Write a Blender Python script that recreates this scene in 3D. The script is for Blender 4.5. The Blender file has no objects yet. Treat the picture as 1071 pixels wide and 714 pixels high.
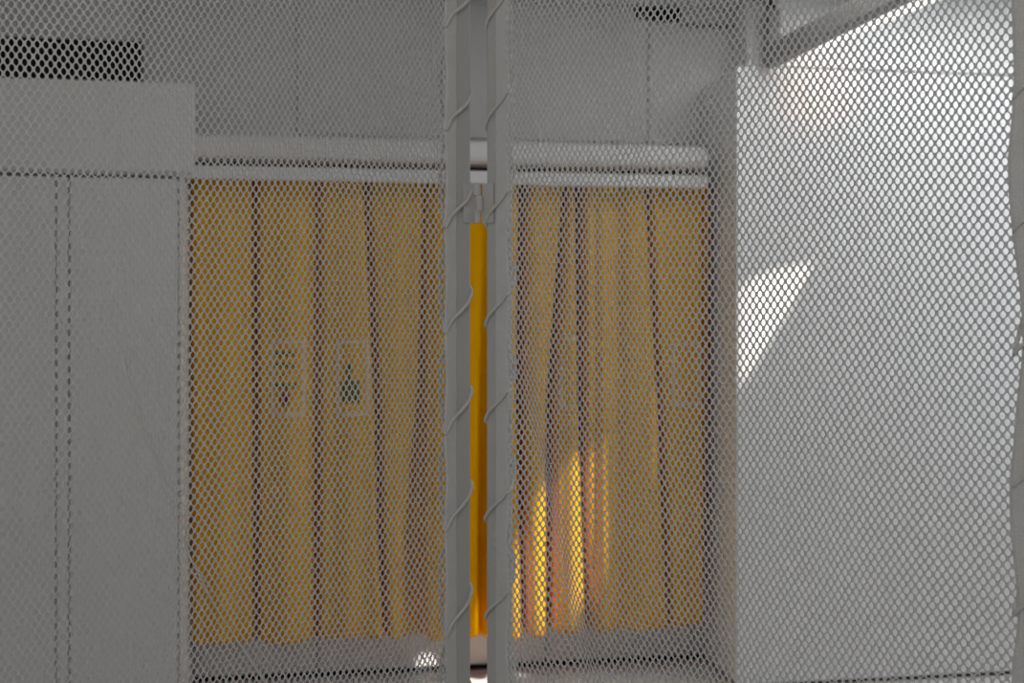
import bpy, bmesh, math, random
import numpy as np
from mathutils import Vector, Matrix
from mathutils.geometry import tessellate_polygon

random.seed(7)
C = bpy.context.scene.collection
PI = math.pi
# ------------------------------------------------------------------ camera
F = 1200.0                       # focal length in pixels of the 1071 wide frame
CX, HY, CZ = 535.5, 340.0, 1.27  # optical axis column, horizon row, camera height
cam_d = bpy.data.cameras.new('camera')
cam = bpy.data.objects.new('camera', cam_d); C.objects.link(cam)
cam.location = (0, 0, CZ); cam.rotation_euler = (PI/2, 0, 0)
cam_d.sensor_width = 36.0; cam_d.lens = 36.0*F/1071.0
cam_d.shift_y = (HY-357.0)/1071.0
cam_d.clip_start = 0.05
cam_d.dof.use_dof = True; cam_d.dof.focus_distance = 1.38; cam_d.dof.aperture_fstop = 6.3
bpy.context.scene.camera = cam

# room axes: p runs along the rear wall, q runs back into the room
TH = math.radians(8.9)
E1 = (math.cos(TH), math.sin(TH)); E2 = (-math.sin(TH), math.cos(TH))
def W(p, q, z=0.0): return Vector((p*E1[0]+q*E2[0], p*E1[1]+q*E2[1], z))
def on_q(x, y, q):
    """room point (p, z) seen at frame point x, y on the plane at depth q"""
    u = (x-CX)/F
    Y = q/(E2[1]+u*E2[0]); X = u*Y
    return X*E1[0]+Y*E1[1], CZ+(HY-y)*Y/F
def to_pq(v): return (v.x*E1[0]+v.y*E1[1], v.x*E2[0]+v.y*E2[1])

# ------------------------------------------------------------------ materials
def mat(name, col, rough=0.6, bump=0.0, bscale=40.0, vary=0.04, vscale=3.0, spec=0.3, sheen=0.0, transl=0.0, tcol=None):
    m = bpy.data.materials.new(name); m.use_nodes = True
    nt = m.node_tree; b = nt.nodes['Principled BSDF']
    b.inputs['Roughness'].default_value = rough
    b.inputs['Specular IOR Level'].default_value = spec
    if sheen: b.inputs['Sheen Weight'].default_value = sheen
    tc = nt.nodes.new('ShaderNodeTexCoord')
    n = nt.nodes.new('ShaderNodeTexNoise'); n.inputs['Scale'].default_value = vscale; n.inputs['Detail'].default_value = 4
    nt.links.new(tc.outputs['Object'], n.inputs['Vector'])
    r = nt.nodes.new('ShaderNodeValToRGB')
    r.color_ramp.elements[0].position = .3; r.color_ramp.elements[1].position = .7
    r.color_ramp.elements[0].color = tuple(c*(1-vary) for c in col)+(1,)
    r.color_ramp.elements[1].color = tuple(min(1, c*(1+vary)) for c in col)+(1,)
    nt.links.new(n.outputs['Fac'], r.inputs['Fac']); nt.links.new(r.outputs['Color'], b.inputs['Base Color'])
    if bump:
        n2 = nt.nodes.new('ShaderNodeTexNoise'); n2.inputs['Scale'].default_value = bscale; n2.inputs['Detail'].default_value = 5
        nt.links.new(tc.outputs['Object'], n2.inputs['Vector'])
        bp = nt.nodes.new('ShaderNodeBump'); bp.inputs['Strength'].default_value = bump; bp.inputs['Distance'].default_value = .01
        nt.links.new(n2.outputs['Fac'], bp.inputs['Height']); nt.links.new(bp.outputs['Normal'], b.inputs['Normal'])
    if transl:
        t = nt.nodes.new('ShaderNodeBsdfTranslucent'); t.inputs['Color'].default_value = tcol+(1,)
        mx = nt.nodes.new('ShaderNodeMixShader'); mx.inputs['Fac'].default_value = transl
        out = nt.nodes['Material Output']
        nt.links.new(b.outputs[0], mx.inputs[1]); nt.links.new(t.outputs[0], mx.inputs[2]); nt.links.new(mx.outputs[0], out.inputs['Surface'])
    return m
M = dict(
    wall=mat('white_wall_paint', (.74, .735, .72), .7, .08, 90),
    panelling=mat('shaded_white_panelling', (.60, .597, .585), .7, .08, 90),  # wall white darkened: the dimness of the upper wall is in this colour
    board=mat('white_board', (.80, .80, .79), .45, .03, 60, .015),
    cabinet=mat('white_cabinet_paint', (.78, .775, .76), .5, .03, 60, .02),
    plinth=mat('pale_grey_plinth', (.78, .735, .715), .4, .03, 60, .03),
    floor=mat('white_vinyl_floor', (.74, .72, .70), .35, .05, 30, .04),
    ceiling=mat('white_ceiling', (.72, .72, .71), .8, .08, 60),
    dark=mat('black_vent_and_gap_shade', (.012, .012, .012), .8),  # black of the vents, and shade painted into the gaps
    beam=mat('dark_grey_beam', (.20, .195, .185), .6, .1, 40),
    frame=mat('white_powder_coat', (.62, .61, .59), .4, .04, 300, .02),
    fabric=mat('white_mesh_fabric', (.76, .755, .74), .65, 0, 1, .02, 8),
    hem=mat('white_webbing', (.76, .755, .74), .75, .25, 500, .03, 60),
    cord=mat('white_cord', (.78, .77, .74), .7, .25, 900, .05, 90),
    steel=mat('painted_hinge_steel', (.66, .655, .64), .35, .04, 200, .03, 20),
    curtain=mat('yellow_cotton', (.98, .53, .002), .85, .15, 350, .05, 6, .05, 0, .32, (1.0, .10, .001)),
    print_pale=mat('pale_pink_print', (.80, .56, .33), .85),
    print_green=mat('dark_green_print', (.13, .105, .012), .85),
    print_red=mat('dark_red_print', (.18, .012, .01), .85),
)

# ------------------------------------------------------------------ mesh helpers
def obj(name, bm, m, parent=None, smooth=False, loc=None, rotz=None):
    me = bpy.data.meshes.new(name)
    bmesh.ops.recalc_face_normals(bm, faces=bm.faces)
    bm.to_mesh(me); bm.free(); me.materials.append(m)
    if smooth: me.polygons.foreach_set('use_smooth', [True]*len(me.polygons))
    o = bpy.data.objects.new(name, me); C.objects.link(o)
    if parent: o.parent = parent
    if loc is not None: o.location = loc
    if rotz is not None: o.rotation_euler = (0, 0, rotz)
    return o
def thing(name, label, cat, loc=(0, 0, 0), rotz=0.0, group=None):
    o = bpy.data.objects.new(name, None); C.objects.link(o)
    o.location = loc; o.rotation_euler = (0, 0, rotz); o.empty_display_size = .1
    tag(o, label, cat, group); return o
def tag(o, label, cat, group=None):
    o['label'] = label; o['category'] = cat
    if group: o['group'] = group
    return o
def struct(o, label, cat):
    o['kind'] = 'structure'; return tag(o, label, cat)
def box(bm, x0, x1, y0, y1, z0, z1, bev=0.0):
    vs = [bm.verts.new((x, y, z)) for x in (x0, x1) for y in (y0, y1) for z in (z0, z1)]
    fs = [bm.faces.new([vs[i] for i in f]) for f in ((0,1,3,2),(4,6,7,5),(0,4,5,1),(2,3,7,6),(0,2,6,4),(1,5,7,3))]
    if bev:
        es = {e for f in fs for e in f.edges}
        bmesh.ops.bevel(bm, geom=list(es), offset=bev, segments=2, affect='EDGES', profile=.5)
    return bm
def sweep(bm, pts, r, n=8, closed=False):
    """a round tube along a list of points"""
    pts = [Vector(p) for p in pts]; rings = []; up = None
    for i, p in enumerate(pts):
        a = pts[max(0, i-1)]; b = pts[min(len(pts)-1, i+1)]
        t = (b-a).normalized()
        if up is None:
            up = Vector((0, 0, 1)) if abs(t.z) < .9 else Vector((1, 0, 0))
        x = (up - t*up.dot(t)).normalized(); y = t.cross(x); up = x
        rings.append([bm.verts.new(p + (x*math.cos(2*PI*k/n)+y*math.sin(2*PI*k/n))*r) for k in range(n)])
    for a, b in zip(rings, rings[1:]):
        for k in range(n): bm.faces.new((a[k], a[(k+1) % n], b[(k+1) % n], b[k]))
    bm.faces.new(rings[0][::-1]); bm.faces.new(rings[-1])
def roombox(name, p0, p1, q0, q1, z0, z1, m, bev=0.0, parent=None, base=None):
    """a box in room axes; top level when there is no parent"""
    bm = bmesh.new()
    if parent is not None:
        bp, bq, bz = base
        box(bm, p0-bp, p1-bp, q0-bq, q1-bq, z0-bz, z1-bz, bev)
        return obj(name, bm, m, parent)
    bp, bq, bz = (p0+p1)/2, (q0+q1)/2, z0
    box(bm, p0-bp, p1-bp, q0-bq, q1-bq, z0-bz, z1-bz, bev)
    return obj(name, bm, m, None, loc=W(bp, bq, bz), rotz=TH)
def bx(p0, p1, q0, q1, z0, z1, bev=0.0, bm=None, base=(0, 0, 0)):
    bm = bm or bmesh.new(); bp, bq, bz = base
    return box(bm, p0-bp, p1-bp, q0-bq, q1-bq, z0-bz, z1-bz, bev)

# ------------------------------------------------------------------ room shell
QR, QC, QF = 4.22, 4.06, 3.83          # rear wall, curtain, cupboard fronts
PL, PR, QN = -2.6, 3.1, -2.2           # left wall, right wall, wall behind the camera
ZC = 2.475
SUN_D = Vector((-.46, .28, -.60)).normalized()
struct(roombox('floor', PL-.1, PR+.1, QN-.1, QR+.3, -.1, 0, M['floor']), 'white vinyl floor running under the cupboards', 'floor')

# rear wall with its darker lower recess (upper panelled wall above the lintel)
ZL1 = on_q(500, 147, 3.94)[1]; ZL0 = on_q(500, 170, 3.94)[1]
ZG0 = on_q(500, 178.5, 3.96)[1]; ZT = on_q(500, 191, 3.96)[1]
PA, PB = on_q(201, 300, 4.15)[0], 1.392
struct(roombox('wall_rear', PL, PR, QR, QR+.1, 0, ZC, M['wall']), 'white rear wall above and behind the yellow curtains', 'wall')
struct(roombox('wall_left', PL-.1, PL, QN, QR+.1, 0, ZC, M['wall']), 'white left wall behind the tall cupboard', 'wall')
struct(roombox('wall_back', PL, PR, QN-.1, QN, 0, ZC, M['wall']), 'white wall behind the viewer', 'wall')
# right wall with a window opening between the screen and the cupboard
WQ0, WQ1, WZ0, WZ1 = 1.9, 3.7, .75, 2.25
bm = bmesh.new()
for a in ((QN, WQ0, 0, ZC), (WQ1, QR+.1, 0, ZC), (WQ0, WQ1, 0, WZ0), (WQ0, WQ1, WZ1, ZC)):
    bx(PR, PR+.1, a[0], a[1], a[2], a[3], 0, bm)
struct(obj('wall_right', bm, M['wall'], rotz=TH), 'white right wall with the window opening', 'wall')
bm = bmesh.new()
for a in ((WQ0, WQ0+.05, WZ0, WZ1), (WQ1-.05, WQ1, WZ0, WZ1), (WQ0+.05, WQ1-.05, WZ0, WZ0+.05), (WQ0+.05, WQ1-.05, WZ1-.05, WZ1)):
    bx(PR+.02, PR+.07, a[0], a[1], a[2], a[3], .004, bm)
struct(obj('window_1', bm, M['frame'], rotz=TH), 'white window frame in the right wall', 'window')
struct(roombox('sunshield_slab', PR+.1, PR+1.9, .2, 4.6, WZ1+.04, WZ1+.12, M['wall']), 'added unseen flat white canopy outside over the window', 'sunshield')  # unseen slab added to keep sun out of the window opening

# ceiling with added unseen slots, each shaped to throw one sun patch
def slot(points):
    """ceiling outline (room axes) of the opening whose sunlight lands on the given world points"""
    out = []
    for v in points:
        t = (ZC - v.z)/(-SUN_D.z)
        out.append(to_pq(v - SUN_D*t))
    return out
def pts_q(px, q): return [W(on_q(x, y, q)[0], q, on_q(x, y, q)[1]) for x, y in px]
def pts_floor(px):
    r = []
    for x, y in px:
        Y = CZ*F/(y-HY); r.append(Vector(((x-CX)/F*Y, Y, 0)))
    return r
slots = [
    slot(pts_q([(774, 300), (800, 286), (852, 276), (822, 330), (777, 404), (774, 404)], QF)),
    slot(pts_q([(519, 602), (538, 562), (562, 512), (597, 482), (631, 462), (633, 560), (628, 610), (600, 640), (590, 664), (519, 664)], 4.01)),
    slot(pts_q([(843, 54), (905, 24), (968, -4), (990, -4), (985, 2), (910, 33), (856, 56)], QF+.006)),
    slot(pts_floor([(472, 711), (522, 709), (530, 735), (478, 735)])),
]
outer = [(PL-.1, QN-.1), (PR+.1, QN-.1), (PR+.1, QR+.1), (PL-.1, QR+.1)]
loops = [[Vector((a, b, 0)) for a, b in outer]] + [[Vector((a, b, 0)) for a, b in s] for s in slots]
flat = [v for l in loops for v in l]
bm = bmesh.new()
lo = [bm.verts.new((v.x, v.y, 0)) for v in flat]
fs = []
for t in tessellate_polygon(loops):
    try: fs.append(bm.faces.new([lo[i] for i in t]))
    except ValueError: pass
ex = bmesh.ops.extrude_face_region(bm, geom=fs)
bmesh.ops.translate(bm, vec=(0, 0, .01), verts=[g for g in ex['geom'] if isinstance(g, bmesh.types.BMVert)])
struct(obj('ceiling', bm, M['ceiling'], loc=(0, 0, ZC), rotz=TH), 'white ceiling with added slots shaped to throw the sun patches', 'ceiling')

# upper rear wall panelling: boards with shadow gaps between them
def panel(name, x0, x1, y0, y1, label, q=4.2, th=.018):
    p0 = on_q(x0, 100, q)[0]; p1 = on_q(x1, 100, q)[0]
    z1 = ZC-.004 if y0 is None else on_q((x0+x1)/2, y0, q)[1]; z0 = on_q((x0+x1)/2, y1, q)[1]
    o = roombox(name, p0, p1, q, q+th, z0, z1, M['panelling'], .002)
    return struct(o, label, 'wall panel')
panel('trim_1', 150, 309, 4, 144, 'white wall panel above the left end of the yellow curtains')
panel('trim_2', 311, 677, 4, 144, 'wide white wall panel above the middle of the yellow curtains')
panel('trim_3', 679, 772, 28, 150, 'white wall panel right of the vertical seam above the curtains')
p0, p1 = PA+.001, on_q(742, 160, 3.95)[0]
zc = on_q(500, 128, 4.17)[1]
o = roombox('trim_4', p0, p1, 3.94, QR, ZL0, ZL1, M['wall'], .022); struct(o, 'smooth white lintel across the top of the curtains', 'lintel')
# black block painted for the shade in the track gap, white fascia below it
t = thing('curtain_track', 'white curtain fascia under a gap painted black for its shade, yellow curtains hanging below', 'curtain track', W((p0+p1)/2, 4.15, ZT), TH)
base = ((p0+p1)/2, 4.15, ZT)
roombox('slot_shade', p0+.005, p1-.002, 4.06, 4.218, ZG0-.02, ZL0-.001, M['dark'], 0, t, base)['label'] = 'black block painted for the shade in the track gap'
roombox('fascia', p0+.005, p1-.002, 3.96, 3.974, ZT-.003, ZG0, M['cabinet'], .004, t, base)

# plinth of the alcove under the curtains: three boards
zp = on_q(470, 655, 4.18)[1]
xs = [201, 332, 573, 727, 742]
for i in range(4):
    a = on_q(xs[i], 690, 4.17)[0]; b = on_q(xs[i+1], 690, 4.17)[0]
    o = roombox('baseboard_rear' if i == 0 else 'baseboard_rear.%03d' % i, a+.004, min(b, PB)-.004, 4.195, 4.219, .022, .24, M['plinth'], .003)
    struct(o, 'pale grey baseboard under the curtains, ' + ('left board', 'middle board', 'right board', 'short board by the right cupboard')[i], 'baseboard')
o = roombox('trim_5', PA, PB, 4.205, 4.2195, 0, .03, M['dark']); struct(o, 'black strip painted for the shade under the pale grey baseboards', 'trim')  # black strip stands for the shade below the boards

# vents
def vent(name, x0, x1, y0, y1, label, nsl):
    q = 4.2
    p0, z1 = on_q(x0, y0, q); p1, z0 = on_q(x1, y1, q); z1 = min(z1, ZC-.006)
    base = ((p0+p1)/2, q, z0)
    t = thing(name, label, 'vent', W(*base), TH)
    roombox('duct', p0+.012, p1-.012, q+.005, q+.018, z0+.01, z1-.01, M['dark'], 0, t, base)['label'] = 'black duct opening'
    bm = bmesh.new()
    for a in ((p0, p0+.012, z0, z1), (p1-.012, p1, z0, z1), (p0+.012, p1-.012, z0, z0+.01), (p0+.012, p1-.012, z1-.01, z1)):
        bx(a[0], a[1], q-.006, q+.018, a[2], a[3], .001, bm, base)
    obj('frame', bm, M['dark'], t)
    for k in range(nsl):
        z = z0+.02+(z1-z0-.04)*(k+.5)/nsl
        bm = bx(p0+.012, p1-.012, q-.004, q+.006, z-.003, z+.003, 0, None, base)
        obj('slat', bm, M['dark'], t)
vent('wall_vent', -40, 148, 37, 96, 'long black vent grille on the rear wall above the left cupboard', 5)
vent('wall_vent', 664, 712, -8, 22, 'small black vent grille high above the right end of the curtains', 3)
# thin ledge line right of the small vent
p0, z1 = on_q(713, 26, 4.2); p1, _ = on_q(784, 27, 4.2)
o = roombox('trim_6', p0, p1, 4.185, 4.21, z1-.008, z1+.004, M['beam'], .001); struct(o, 'thin dark ledge high on the wall beside the small vent', 'trim')

# left cupboard
pE = PA
base = (-1.3, 3.82+.15, 0)
t = thing('tall_cupboard', 'tall white cupboard left of the yellow curtains with deep header board', 'cupboard', W(*base), TH)
zh1 = on_q(150, 85.5, 3.79)[1]; zh0 = on_q(150, 179, 3.79)[1]
roombox('carcass', PL+.02, pE, 3.885, 4.15, 0, zh0-.01, M['cabinet'], .003, t, base)
pH = on_q(203, 120, 3.79)[0]
roombox('header', PL+.02, pH, 3.79, 3.815, zh0, zh1, M['cabinet'], .003, t, base)
roombox('header_box', PL+.02, pE-.004, 3.815, 4.12, zh0-.008, zh1-.01, M['cabinet'], .003, t, base)
pa, pb, pc = on_q(58.5, 300, 3.82)[0], on_q(72, 300, 3.82)[0], on_q(187, 300, 3.82)[0]
bm = bx(PL+.03, pa-.003, 3.82, 3.84, .03, zh0-.018, .002, None, base); obj('door', bm, M['cabinet'], t)
bm = bx(pa+.003, pb-.003, 3.82, 3.84, 0, zh0-.018, .001, None, base); obj('mullion', bm, M['cabinet'], t)
bm = bx(pb+.003, pc-.003, 3.82, 3.84, .03, zh0-.018, .002, None, base); obj('door', bm, M['cabinet'], t)
bm = bx(pc+.004, pE+.0, 3.82, 3.884, 0, zh0-.018, .002, None, base); obj('side_stile', bm, M['cabinet'], t)

# right cupboard: the big bright white front
base = (2.0, QF+.15, 0)
zb1 = on_q(771, 69, QF)[1]
t = thing('tall_cupboard', 'tall plain white cupboard right of the curtains, brightly lit front with sun patch', 'cupboard', W(*base), TH)
roombox('carcass', PB, PR-.02, QF+.018, QR-.01, .02, zb1-.002, M['board'], .003, t, base)
roombox('front_panel', PB, PR-.03, QF, QF+.018, .016, zb1, M['board'], .003, t, base)
roombox('toe_kick', PB+.02, PR-.03, QF+.02, QR-.02, 0, .02, M['dark'], 0, t, base)['label'] = 'black block painted for the shade at the foot'  # black colour stands for the shade under the cupboard

# square duct casing above the right cupboard
pd0, pd1 = on_q(781, 30, 4.05)[0], on_q(802, 30, 4.05)[0]
o = roombox('duct_casing', pd0, pd1, 4.05, QR-.003, zb1+.004, ZC-.005, M['wall'], .004)
tag(o, 'short square white duct casing standing on the right cupboard by the small vent', 'duct')
# dark sloping beam under the ceiling at upper right
a = Vector(((806-CX)/F*3.99, 3.99, CZ+(HY-70)*3.99/F))
b = Vector(((948-CX)/F*3.5, 3.5, CZ+(HY-0)*3.5/F))
d = (b-a); L = (ZC-.082-a.z)/d.z*d.length
bm = bmesh.new(); box(bm, 0, L, -.03, .03, 0, .072, .006)
o = obj('beam', bm, M['beam']); o.location = a
dx = d.normalized(); zz = Vector((0, 0, 1)); yy = zz.cross(dx).normalized(); zz = dx.cross(yy)
o.rotation_euler = Matrix((dx, yy, zz)).transposed().to_euler()
beam_o = o
tag(o, 'dark grey beam running out under the ceiling above the right cupboard', 'beam')

pf0, pf1 = on_q(812, 60, QF)[0], PR-.03
fpts = [(pf0, zb1+.007), (pf1, zb1+.007), (pf1, ZC-.004), (on_q(955, 0, QF)[0]+.02, ZC-.004), (on_q(952, 2, QF)[0], on_q(952, 2, QF)[1]), (pf0, on_q(812, 64, QF)[1])]
bm = bmesh.new()
va = [bm.verts.new((p-pf0, 0, z-zb1)) for p, z in fpts]; vb = [bm.verts.new((p-pf0, .018, z-zb1)) for p, z in fpts]
bm.faces.new(va); bm.faces.new(vb[::-1])
for k in range(6): bm.faces.new((va[k], va[(k+1) % 6], vb[(k+1) % 6], vb[k]))
o = obj('filler_panel', bm, M['board'], None, loc=W(pf0, QF+.006, zb1), rotz=TH)
tag(o, 'bright white filler panel with sloping top edge, above the right cupboard', 'panel')
o = roombox('trim_7', on_q(813, 20, 3.97)[0], on_q(965, 20, 3.97)[0], 3.97, 3.99, zb1+.003, ZC-.004, M['wall'], .002); struct(o, 'white wall panel behind and above the sloping dark beam', 'wall panel')
ph0, ph1 = on_q(800, 40, 4.0)[0], on_q(812, 40, 4.0)[0]
o = roombox('hanger', ph0, ph1, 3.96, 4.0, on_q(806, 66, 3.96)[1], on_q(806, 8, 3.96)[1], M['beam'], .002)
tag(o, 'short dark grey upright strap at the low end of the sloping beam', 'strap')
# ------------------------------------------------------------------ curtains
def line_p(pts, q=QC):
    pr = sorted((on_q(x, y, q)[1], on_q(x, y, q)[0]) for x, y in pts)
    zs = np.array([a for a, _ in pr]); ps = np.array([b for _, b in pr])
    return lambda z: np.interp(z, zs, ps)
PXM = 4.2/F                       # metres per frame pixel at the curtain
class Drape:
    """depth of the cloth as a function of (p, z)"""
    def __init__(s, q0, folds, seed, gain):
        s.gain = gain
        s.q0 = q0; s.f = [(line_p(pts), d0, d1, w0*PXM, w1*PXM) for pts, d0, d1, w0, w1 in folds]; s.seed = seed
    def q(s, p, z):
        t = np.clip((1.77-z)/1.64, 0, 1)
        q = s.q0 + .006*np.sin(p*23+s.seed+z*.8)*(.4+t) + .004*np.sin(p*57+s.seed*2-z*1.3)*(.3+t)
        for fn, d0, d1, w0, w1 in s.f:
            w = w0+(w1-w0)*t; d = d0+(d1-d0)*t
            q = q + np.where(d > 0, s.gain, 1.0)*d*np.exp(-np.abs((p-fn(z))/w)**2.0)
        q = np.minimum(q, 4.189)
        return q
    def depth1(s, p, z): return float(s.q(np.array([p]), np.array([z]))[0])
V = lambda x0, x1=None, y0=190, y1=670: [(x0, y0), ((x0 if x1 is None else x1), y1)]
left = Drape(4.045, [
    (V(202), .015, .02, 3, 3), (V(232, 236), -.012, -.012, 14, 14),
    (V(267, 268), .045, .05, 3.2, 3.6), (V(300), -.008, -.012, 14, 14),
    (V(333, 331), .03, .05, 3.6, 4.0), (V(323, 322), .010, .010, 6, 6), (V(360), -.006, -.014, 12, 12),
    ([(383, 190), (395, 430), (398, 560), (404, 670)], .045, .055, 3.4, 3.2), (V(415), -.01, -.012, 10, 8),
    ([(446, 190), (445, 400), (434, 560), (433, 670)], .03, .05, 3, 12),
], 1.0, 1.6)
right = Drape(4.03, [
    (V(449), .012, .0, 4, 4), (V(470), -.010, -.014, 12, 12),
    (V(503, 503), .0, .02, 5, 4), (V(487), -.006, -.012, 9, 9),
    ([(546, 190), (543, 420), (548, 670)], .055, .075, 4.0, 3.6),
    ([(532, 190), (535, 500), (534, 670)], -.006, -.03, 7, 8),
    ([(591, 190), (575, 420), (575, 670)], .04, .085, 3.2, 4.0),
    ([(562, 190), (560, 670)], -.004, -.034, 9, 8),
    ([(605, 190), (607, 420), (611, 560), (615, 670)], .06, .07, 4.2, 3.2),
    ([(598, 190), (594, 670)], .0, -.036, 8, 9),
    ([(629, 190), (629, 670)], -.004, -.026, 5, 5), (V(620), .004, .008, 4, 4),
    (V(645), .010, .012, 7, 7), (V(662), -.008, -.006, 10, 10),
    ([(675, 190), (689, 430), (699, 670)], .04, .045, 2.6, 2.6), (V(710), -.008, -.01, 10, 10),
    (V(734, 738), .018, .03, 3.0, 3.5),
], 2.3, 2.2)
def curtain(drape, x0, x1, ztop, zbot, label):
    p0 = on_q(x0, 400, QC)[0]; p1 = on_q(x1, 400, QC)[0]
    base = W((p0+p1)/2, QC, zbot(0)-.02)
    o_t = tag(bpy.data.objects.new('curtain', None), label, 'curtain'); C.objects.link(o_t)
    o_t.location = base; o_t.rotation_euler = (0, 0, TH)
    nu = int((p1-p0)/.0028); nz = 110
    uu = np.linspace(0, 1, nu); zz = np.linspace(0, 1, nz)
    U, Z = np.meshgrid(uu, zz, indexing='ij')
    P = p0+(p1-p0)*U
    zb = np.array([zbot(u) for u in uu])[:, None]; zt = np.array([ztop(u) for u in uu])[:, None]
    ZZ = zb+(zt-zb)*Z
    Q = drape.q(P, ZZ)
    verts = np.stack([P-(p0+p1)/2, Q-QC, ZZ-base.z], -1).reshape(-1, 3)
    idx = np.arange(nu*nz).reshape(nu, nz)
    faces = np.stack([idx[:-1, :-1], idx[1:, :-1], idx[1:, 1:], idx[:-1, 1:]], -1).reshape(-1, 4)
    me = bpy.data.meshes.new('drape'); me.from_pydata(verts.tolist(), [], faces.tolist())
    me.polygons.foreach_set('use_smooth', [True]*len(me.polygons)); me.materials.append(M['curtain'])
    o = bpy.data.objects.new('drape', me); C.objects.link(o); o.parent = o_t
    s = o.modifiers.new('cloth', 'SOLIDIFY'); s.thickness = .0018; s.offset = 1
    # bottom hem seam, a folded-over strip
    zh = []
    for i in range(0, nu, 2): zh.append((P[i, 0]-(p0+p1)/2, drape.depth1(P[i, 0], ZZ[i, 2])-QC-.002, ZZ[i, 2]-base.z))
    bm = bmesh.new(); sweep(bm, zh, .0022, 6); obj('bottom_hem', bm, M['curtain'], o_t, True)
    return o_t, (p0+p1)/2, base.z
def zt_(a, b): return lambda u: a+(b-a)*u+.004*math.sin(u*31)
zL = on_q(201, 184, QC)[1]; zM = on_q(447, 188, QC)[1]; zR = on_q(738, 192, QC)[1]
bL = on_q(201, 673, QC)[1]; bM = on_q(447, 664, QC)[1]; bM2 = on_q(448, 668, QC)[1]; bR = on_q(738, 651, QC)[1]
cl, clp, clz = curtain(left, 200.5, 448, zt_(zL, zM), lambda u: bL+(bM-bL)*u+.006*math.sin(u*12), 'yellow curtain left of the hinged frame posts, two printed squares, edge by the cupboard')
cr, crp, crz = curtain(right, 446, 738.5, zt_(zM, zR), lambda u: bM2+(bR-bM2)*u+.005*math.sin(u*15), 'yellow curtain behind and right of the hinge, sunlit folds low in the middle')

def patch(bm, drape, pc, zc, x0, x1, y0, y1, off=.0032, n=8):
    """a rectangle of frame pixels laid on the cloth"""
    pa, z1 = on_q(x0, y0, QC); pb, z0 = on_q(x1, y1, QC); g = []
    nx = max(2, int((pb-pa)/.004)); nz = max(2, int((z1-z0)/.01))
    for i in range(nx+1):
        p = pa+(pb-pa)*i/nx
        g.append([bm.verts.new((p-pc, drape.depth1(p, z)-QC-off, z-zc)) for z in [z0+(z1-z0)*k/nz for k in range(nz+1)]])
    for i in range(nx):
        for k in range(nz): bm.faces.new((g[i][k], g[i+1][k], g[i+1][k+1], g[i][k+1]))
def emblem(par, drape, pc, zc, x0, x1, y0, y1, marks, label):
    bm = bmesh.new(); w = 2.6
    for r in ((x0, x1, y0, y0+w), (x0, x1, y1-w, y1), (x0, x0+w, y0+w, y1-w), (x1-w, x1, y0+w, y1-w)):
        patch(bm, drape, pc, zc, *r)
    e = obj('printed_frame', bm, M['print_pale'], par); e['label'] = label
    s = e.modifiers.new('print', 'SOLIDIFY'); s.thickness = .0008
    for nm, m, rects in marks:
        bm = bmesh.new()
        for r in rects: patch(bm, drape, pc, zc, *r, off=.0036)
        f = obj(nm, bm, M[m], e); s = f.modifiers.new('print', 'SOLIDIFY'); s.thickness = .0008
sq = lambda x, y, w=5, h=5: (x-w/2, x+w/2, y-h/2, y+h/2)
emblem(cl, left, clp, clz, 284, 319, 356, 434,
    [('printed_dot', 'print_green', [sq(x, y, 4.4, 5)]) for x in (289.5, 296, 302, 308.5) for y in (370, 382, 403)] + [
    ('printed_dot', 'print_green', [sq(296, 393, 4, 4)]),
    ('printed_flower', 'print_red', [sq(299, 410, 5, 6), sq(298.5, 416, 11, 7), sq(299, 422, 5, 6)])], 'pale outlined print with green dots and a red flower')
emblem(cl, left, clp, clz, 352, 386, 356, 434, [
    ('printed_tree', 'print_green', [sq(364.5, 384, 7, 8), sq(364.5, 393, 4, 10), sq(366, 401, 19, 7), sq(366.5, 408, 21, 7), sq(367, 416, 20, 8)])], 'pale outlined print with a dark green shape')
emblem(cr, right, crp, crz, 583, 609, 353, 425, [], 'pale outlined print lying over a fold')
emblem(cr, right, crp, crz, 700, 731, 358, 423, [], 'faint outlined print by the right edge')

# ------------------------------------------------------------------ folding mesh screen
T = math.radians(37.5); CT, ST = math.cos(T), math.sin(T)
HX, HYY = -.0437, 1.50
X0 = {-1: -.0532+.0437-.0073, 1: -.0335+.0437+.0073}       # inner edge of each frame, relative to the hinge
def SP(side, s, n, z):
    """point on a panel: s along it from the hinge, n towards the viewer"""
    return Vector((X0[side] + side*(CT*s) - side*ST*n, -ST*s - CT*n, z))
screen = thing('folding_screen', 'white hinged two-panel folding screen of laced mesh on metal frames', 'folding screen', (HX, HYY, 0))
SW, ZB, ZT_ = .684, .05, 1.80                  # panel width, bottom and top of the frames
TUBE = .026
def tube_bar(name, side, s0, s1, z0, z1):
    bm = bmesh.new(); box(bm, s0, s1, -.012, .012, z0, z1, .003)
    for v in bm.verts: v.co = SP(side, v.co.x, v.co.y, v.co.z)
    return obj(name, bm, M['frame'], screen)
PITCH = .1285
ZK = {-1: 1.324, 1: 1.266}                     # height at which a lacing turn rounds the hinge-side edge
HEM = {-1: (.0235, .0415), 1: (.0165, .0375)}
def scal(side, z):                             # scalloped inner edge of the hinge-side hem
    if side < 0: return .0012*np.cos(2*PI*(z-(ZK[-1]-.056))/PITCH)
    return .0022*np.cos(2*PI*(z-(ZK[1]+.045))/PITCH)
def s_of(x, side, n=.0165):
    u = (x-CX)/F                                # where a line of sight meets the panel
    x0 = HX+X0[side]-side*ST*n; y0 = HYY-CT*n
    return (u*y0-x0)/(side*CT+u*ST)
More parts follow.
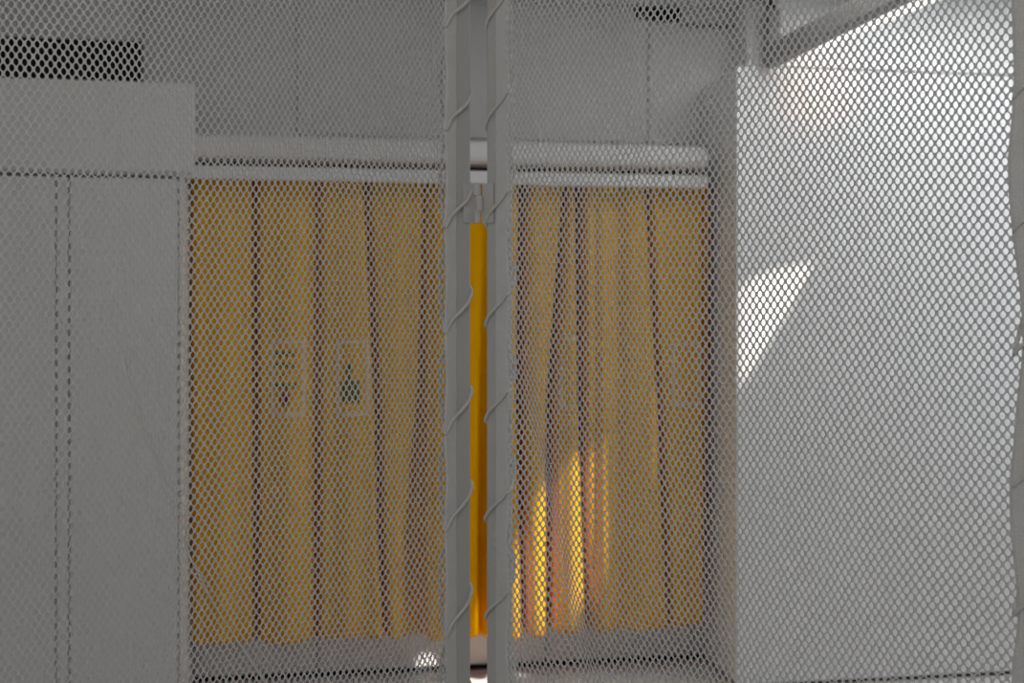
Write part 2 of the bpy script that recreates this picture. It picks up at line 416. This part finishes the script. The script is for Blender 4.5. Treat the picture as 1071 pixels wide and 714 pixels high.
OUTER = [(-60, 1060), (0, 1057.5), (75, 1060), (125, 1057.5), (165, 1053.5), (200, 1054.5), (250, 1059), (300, 1066), (345, 1069.5), (380, 1068), (420, 1063), (461, 1060), (502, 1055.5), (543, 1056), (585, 1059.5), (605, 1062), (638, 1064.5), (667, 1062.5), (692, 1058.5), (740, 1057)]
OZ, OS = [], []
for y_, x_ in OUTER[::-1]:
    s_ = s_of(x_, 1, .0145); Y_ = HYY-CT*.0145-ST*s_
    OZ.append(CZ+(HY-y_)*Y_/F); OS.append(s_)
def edge_out(z): return np.interp(z, OZ, OS)   # outer hem: pulled in at each lacing eyelet
def scal_out(z): return edge_out(z)-(SW-.0275)

W0, V0 = .0081, .0125                          # mesh cell pitch
def mesh_cloth(side, seed):
    rng = np.random.RandomState(seed)
    s_lo, s_hi = HEM[side][0]+.002, SW-.012
    z_lo, z_hi = ZB+.012, ZT_-.012
    nc = int((s_hi-s_lo)/W0); nr = int((z_hi-z_lo)/(V0/2))
    a = W0/2
    ang = np.linspace(0, 2*PI, 12, endpoint=False)
    # cell outline: Voronoi hexagon of the staggered lattice with edge midpoints
    h = (a*a+(V0/2)**2)/(V0)                   # height of the top point above the centre
    k = V0/2-h                                 # height of the side corners
    hexo = np.array([(a, -k), (a, 0), (a, k), (a/2, (k+h)/2), (0, h), (-a/2, (k+h)/2), (-a, k), (-a, 0), (-a, -k), (-a/2, -(k+h)/2), (0, -h), (a/2, -(k+h)/2)])
    # opening: pointed oval
    hw, hh = .29*W0, .305*V0
    hole = np.array([(1, -.38), (1.06, 0), (1, .38), (.64, .76), (0, 1.03), (-.64, .76), (-1, .38), (-1.06, 0), (-1, -.38), (-.64, -.76), (0, -1.03), (.64, -.76)])*(hw, hh)
    rows, cols = np.meshgrid(np.arange(nr), np.arange(nc), indexing='ij')
    cs = (s_lo+cols*W0+np.where(rows % 2, W0/2, 0)+W0/2).ravel(); cz = (z_lo+(rows+.5)*V0/2).ravel()
    n = len(cs)
    jit = 1+rng.normal(0, .018, (n, 1))
    def shape(loop, nn, scale=1.0):
        s = cs[:, None]+loop[:, 0]*scale; z = cz[:, None]+loop[:, 1]*scale
        return s, z, np.full_like(s, nn)
    t2 = .0005
    layers = [shape(hexo, t2), shape(hole, t2*1.3, jit), shape(hole, -t2*1.3, jit), shape(hexo, -t2)]
    S = np.concatenate([l[0] for l in layers], 1); Z = np.concatenate([l[1] for l in layers], 1); N = np.concatenate([l[2] for l in layers], 1)
    # tension: scallops near the lacing, slow waves, slight sag of the rows
    def field(S, Z):
        ds = scal(side, Z)*np.exp(-(S-.03)/.05)*1.0 - scal_out(Z)*0
        so = SW-.024
        if side > 0: ds = ds - scal_out(Z)*np.exp(-np.clip(so-S, -.05, 1)/.035)*.55
        else: ds = ds + .004*np.sin(Z*11)*np.exp(-np.clip(so-S, 0, 1)/.05)
        dz = -.025*S + .0022*np.sin(S*13+Z*5+side)+.0016*np.sin(S*29-Z*11+2*side)
        ds = ds + .0016*np.sin(S*11+Z*9+side*2)+.0010*np.sin(S*37+Z*16)
        dn = .005*np.sin(S*7+Z*4+side)+.0025*np.sin(S*17-Z*7)
        if side > 0:
            # a slack pleat slanting down beside the hinge
            c = .055+.10*np.clip((1.18-Z)/.35, 0, 1); g = np.exp(-((S-c)/.022)**2)*np.clip((1.27-Z)/.12, 0, 1)
            dn = dn-.010*g; ds = ds-.006*np.exp(-((S-c)/.04)**2)*np.tanh((S-c)/.02)*np.clip((1.27-Z)/.12, 0, 1)
            c2 = .235-.12*(Z-1.55); g2 = np.exp(-((S-c2)/.03)**2)*np.clip((Z-1.38)/.1, 0, 1)
            dn = dn+.008*g2; ds = ds-.004*np.tanh((S-c2)/.02)*g2
        return ds, dz, dn*np.clip((S-.02)/.06, 0, 1)
    ds, dz, dn = field(S, Z)
    S2, Z2, N2 = S+ds, np.clip(Z+dz, ZB+.006, ZT_-.006), N+dn+.0125
    co = np.stack([X0[side]+side*CT*S2-side*ST*N2, -ST*S2-CT*N2, Z2], -1).reshape(-1, 3)
    i = np.arange(12); j = (i+1) % 12
    ring = np.concatenate([np.stack([o1+i, o1+j, o2+j, o2+i], 1) for o1, o2 in ((0, 12), (12, 24), (24, 36))], 0)
    if side < 0: ring = ring[:, ::-1]
    faces = (np.arange(n)[:, None, None]*48+ring[None]).reshape(-1, 4)
    me = bpy.data.meshes.new('mesh_fabric')
    me.vertices.add(len(co)); me.vertices.foreach_set('co', co.astype(np.float32).ravel())
    me.loops.add(faces.size); me.loops.foreach_set('vertex_index', faces.astype(np.int32).ravel())
    me.polygons.add(len(faces)); me.polygons.foreach_set('loop_start', np.arange(0, faces.size, 4, dtype=np.int32))
    me.update(calc_edges=True); me.materials.append(M['fabric'])
    o = bpy.data.objects.new('mesh_fabric', me); C.objects.link(o); o.parent = screen
    return o
def strip(name, side, f0, f1, nn, parent, m, z0=ZB+.01, z1=ZT_-.01, th=.0016):
    """a band of webbing with wavy edges f0(z), f1(z)"""
    bm = bmesh.new(); n = 260; rings = []
    for k in range(n+1):
        z = z0+(z1-z0)*k/n; a, b = float(f0(z)), float(f1(z))
        prof = [(a, nn), (a+(b-a)*.1, nn+th), (a+(b-a)*.9, nn+th), (b, nn), (b, nn-th*.6), (a, nn-th*.6)]
        rings.append([bm.verts.new(SP(side, s, q, z)) for s, q in prof])
    for r0, r1 in zip(rings, rings[1:]):
        for k in range(6): bm.faces.new((r0[k], r0[(k+1) % 6], r1[(k+1) % 6], r1[k]))
    bm.faces.new(rings[0]); bm.faces.new(rings[-1][::-1])
    return obj(name, bm, m, parent)
def lacing(side, s_out, s_in, zk, dz, pitch, seed, r=.0021, parent=None):
    """cord wound round the frame tube and through the hem"""
    rng = random.Random(seed); pts = []
    kk = range(-9, 5) if True else ()
    for k in kk:
        z = zk+k*pitch+rng.uniform(-.004, .004)
        if not (ZB+.06 < z < ZT_-.08): continue
        sg = 1 if s_in > s_out else -1
        pts += [(s_out-sg*.0030, .0, z), (s_out-sg*.0022, .0105, z+dz*.12), (s_out+sg*.002, .0150, z+dz*.24), (s_out+sg*.010, .0172, z+dz*.45),
                (s_in-sg*.008, .0176, z+dz*.8), (s_in-sg*.001, .0170, z+dz), (s_in+sg*.0016, .0130, z+dz*1.06)]
        up = abs(pitch)
        zn = z+up
        z_back = z+dz
        pts += [(s_in-sg*.004, -.004, z_back+(zn-z_back)*.25), (s_in-sg*.014, -.0150, z_back+(zn-z_back)*.5), (s_out+sg*.003, -.0150, z_back+(zn-z_back)*.85), (s_out-sg*.0022, -.010, z_back+(zn-z_back)*.93)]
    # smooth the path
    P = [SP(side, *p) for p in pts]; Q = []
    for i in range(len(P)-1):
        a, b, c, d = P[max(0, i-1)], P[i], P[i+1], P[min(len(P)-1, i+2)]
        for t in (0, .25, .5, .75):
            Q.append(.5*((2*b)+(c-a)*t+(2*a-5*b+4*c-d)*t*t+(3*b-a-3*c+d)*t**3))
    bm = bmesh.new(); sweep(bm, Q, r, 8)
    return obj('lacing_cord', bm, M['cord'], parent or screen, True)
for side in (-1, 1):
    tube_bar('stile', side, 0, TUBE, ZB, ZT_)
    tube_bar('stile', side, SW-TUBE, SW, ZB, ZT_)
    tube_bar('rail', side, TUBE, SW-TUBE, ZB, ZB+TUBE)
    tube_bar('rail', side, TUBE, SW-TUBE, ZT_-TUBE, ZT_)
    for s in (.013, SW-.013):
        bm = bmesh.new()
        sweep(bm, [SP(side, s, 0, 0), SP(side, s, 0, .012), SP(side, s, 0, .03)], .014, 14)
        sweep(bm, [SP(side, s, 0, .03), SP(side, s, 0, ZB+.004)], .005, 10)
        obj('levelling_foot', bm, M['steel'], screen)
    mc = mesh_cloth(side, 5+side)
    h0, h1 = HEM[side]
    strip('hem', side, lambda z: h0, lambda z: h1+scal(side, z), .0135, mc, M['hem'])
    if side > 0:
        strip('hem', side, lambda z: SW-.0275+scal_out(z), lambda z: SW-.004, .0140, mc, M['hem'])
    else:
        strip('hem', side, lambda z: SW-.030+.003*math.sin(z*50), lambda z: SW-.004, .0140, mc, M['hem'])
lacing(-1, 0, .0405, ZK[-1], -.056, PITCH, 3)
lacing(1, 0, .0375, ZK[1], .045, PITCH, 4)
lacing(1, SW, SW-.0345, 1.119+.03, -.03, .124, 5)
lacing(-1, SW, SW-.03, 1.2, .03, .126, 6)

# loose thread pulled across the left panel's mesh
def scr(x, y, side, n=.0165):
    s = s_of(x, side, n); Y = HYY-CT*n-ST*s
    return SP(side, s, n, CZ+(HY-y)*Y/F)
P = [scr(x, y, -1, .022) for x, y in ((126, 366), (133, 398), (146, 440), (165, 490), (182, 535), (199, 583), (225, 634), (251, 674), (272, 706), (290, 735))]
bm = bmesh.new(); sweep(bm, P, .0010, 6); o = obj('loose_thread', bm, M['cord'], screen, True); o['label'] = 'thin white thread hanging across the left mesh'

# hinge between the stiles
def hinge(zc, zh):
    hg = []
    bm = bmesh.new()
    yb = -.0160
    box(bm, -.0028, .0028, -.0022+yb, .0022+yb, zc-zh, zc+zh, .0006)
    core = obj('hinge', bm, M['steel'], screen)
    for side in (-1, 1):
        bm = bmesh.new()
        x_in = .0032
        # leaf plate lying on the stile, then the interlocking knuckles
        for i in range(2):
            pass
        L_ = .0185
        vs = []
        a0 = Vector((side*x_in, yb, 0)); dirv = Vector((side*CT, -ST, 0)); nrm = Vector((-side*ST, -CT, 0))
        a0 = Vector((X0[side], 0, 0)) + nrm*.0128 - dirv*.0046
        box(bm, 0, L_, 0, .0024, zc-zh, zc+zh, .0007)
        for v in bm.verts:
            c = v.co.copy(); v.co = a0+dirv*c.x+nrm*c.y+Vector((0, 0, c.z))
        o = obj('hinge_leaf', bm, M['steel'], core)
        for k, (za, zb2) in enumerate(((-1, -.42), (-.40, .36), (.38, 1))):
            if (k % 2 == 0) != (side < 0): continue
            bm = bmesh.new()
            sweep(bm, [Vector((side*.0012, yb, zc+za*zh)), Vector((side*.0012, yb, zc+zb2*zh))], .0049, 16)
            obj('hinge_knuckle', bm, M['steel'], core, False)
        bm = bmesh.new()
        for zz_, ss in ((.55, .010), (-.55, .010), (0, .014)):
            cpt = a0+dirv*ss+nrm*.0020+Vector((0, 0, zc+zz_*zh))
            sweep(bm, [cpt, cpt+nrm*.0012], .0026, 12)
        obj('hinge_screw', bm, M['steel'], core)
zh_c = CZ+(HY-212.5)*1.485/F
hinge(zh_c, .0255)
hinge(.42, .0255)

# ------------------------------------------------------------------ lights
def area(name, loc, target, sx, sy, power, col):
    d = bpy.data.lights.new(name, 'AREA'); d.shape = 'RECTANGLE'; d.size = sx; d.size_y = sy
    d.energy = power; d.color = col
    o = bpy.data.objects.new(name, d); C.objects.link(o); o.location = loc
    o.rotation_euler = (Vector(target)-Vector(loc)).to_track_quat('-Z', 'Y').to_euler()
    return o
wc = W(PR-.02, (WQ0+WQ1)/2, (WZ0+WZ1)/2)
area('window_daylight', wc, wc-W(1, 0, 0), WQ1-WQ0, WZ1-WZ0, 8, (.97, .99, 1.0))
rl = W(2.05, 3.15, ZC-.02)
area('rooflight_daylight', rl, rl-Vector((0, 0, 1)), 1.3, .8, 15, (.97, .99, 1.0))
bl = W(-.35, -.5, 1.95)
area('viewer_side_fill', bl, (0, 1.4, 1.15), 1.3, .8, 7.0, (1, .985, .96))  # added fill for the front of the mesh, no window there
sd = bpy.data.lights.new('warm_fill_spot', 'SPOT'); sd.energy = 10; sd.spot_size = math.radians(27); sd.spot_blend = 1; sd.color = (1, .62, .38); sd.shadow_soft_size = .05  # added spot for the warm blush on the cupboard, no lamp there
sp = bpy.data.objects.new('warm_fill_spot', sd); C.objects.link(sp)
tp, tz = on_q(852, 92, QF); tgt = W(tp, QF, tz); sp.location = W(tp+.25, QF-.75, tz+.12)
sp.rotation_euler = (tgt-sp.location).to_track_quat('-Z', 'Y').to_euler()
cl_ = W(-.05, 2.6, ZC-.03)
area('ceiling_fill', cl_, cl_-Vector((0, -.25, 1)), 1.0, .6, 3.6, (1, .985, .95))  # added fill to brighten curtains and alcove, no opening there
sd = bpy.data.lights.new('baseboard_spot', 'SPOT'); sd.energy = 34; sd.spot_size = math.radians(6.5); sd.spot_blend = .8; sd.color = (1, .97, .92); sd.shadow_soft_size = .01  # added hidden spot making the bright patch on the baseboard
sp = bpy.data.objects.new('baseboard_spot', sd); C.objects.link(sp)
tp, tz = on_q(446, 694, 4.195); tgt = W(tp, 4.195, tz); sp.location = W(tp+.1, 3.3, .04)
sp.rotation_euler = (tgt-sp.location).to_track_quat('-Z', 'Y').to_euler()
s = bpy.data.lights.new('sun', 'SUN'); s.energy = 9.0; s.angle = .026; s.color = (1, .93, .82)
so = bpy.data.objects.new('sun', s); C.objects.link(so); so.rotation_euler = SUN_D.to_track_quat('-Z', 'Y').to_euler(); so.location = (2, 2, 4)

w = bpy.data.worlds.new('sky'); bpy.context.scene.world = w; w.use_nodes = True
w.node_tree.nodes['Background'].inputs[0].default_value = (.55, .72, 1, 1)
w.node_tree.nodes['Background'].inputs[1].default_value = .6

vs = bpy.context.scene.view_settings
vs.view_transform = 'Standard'; vs.look = 'None'; vs.gamma = 1; vs.exposure = 0; vs.use_curve_mapping = False
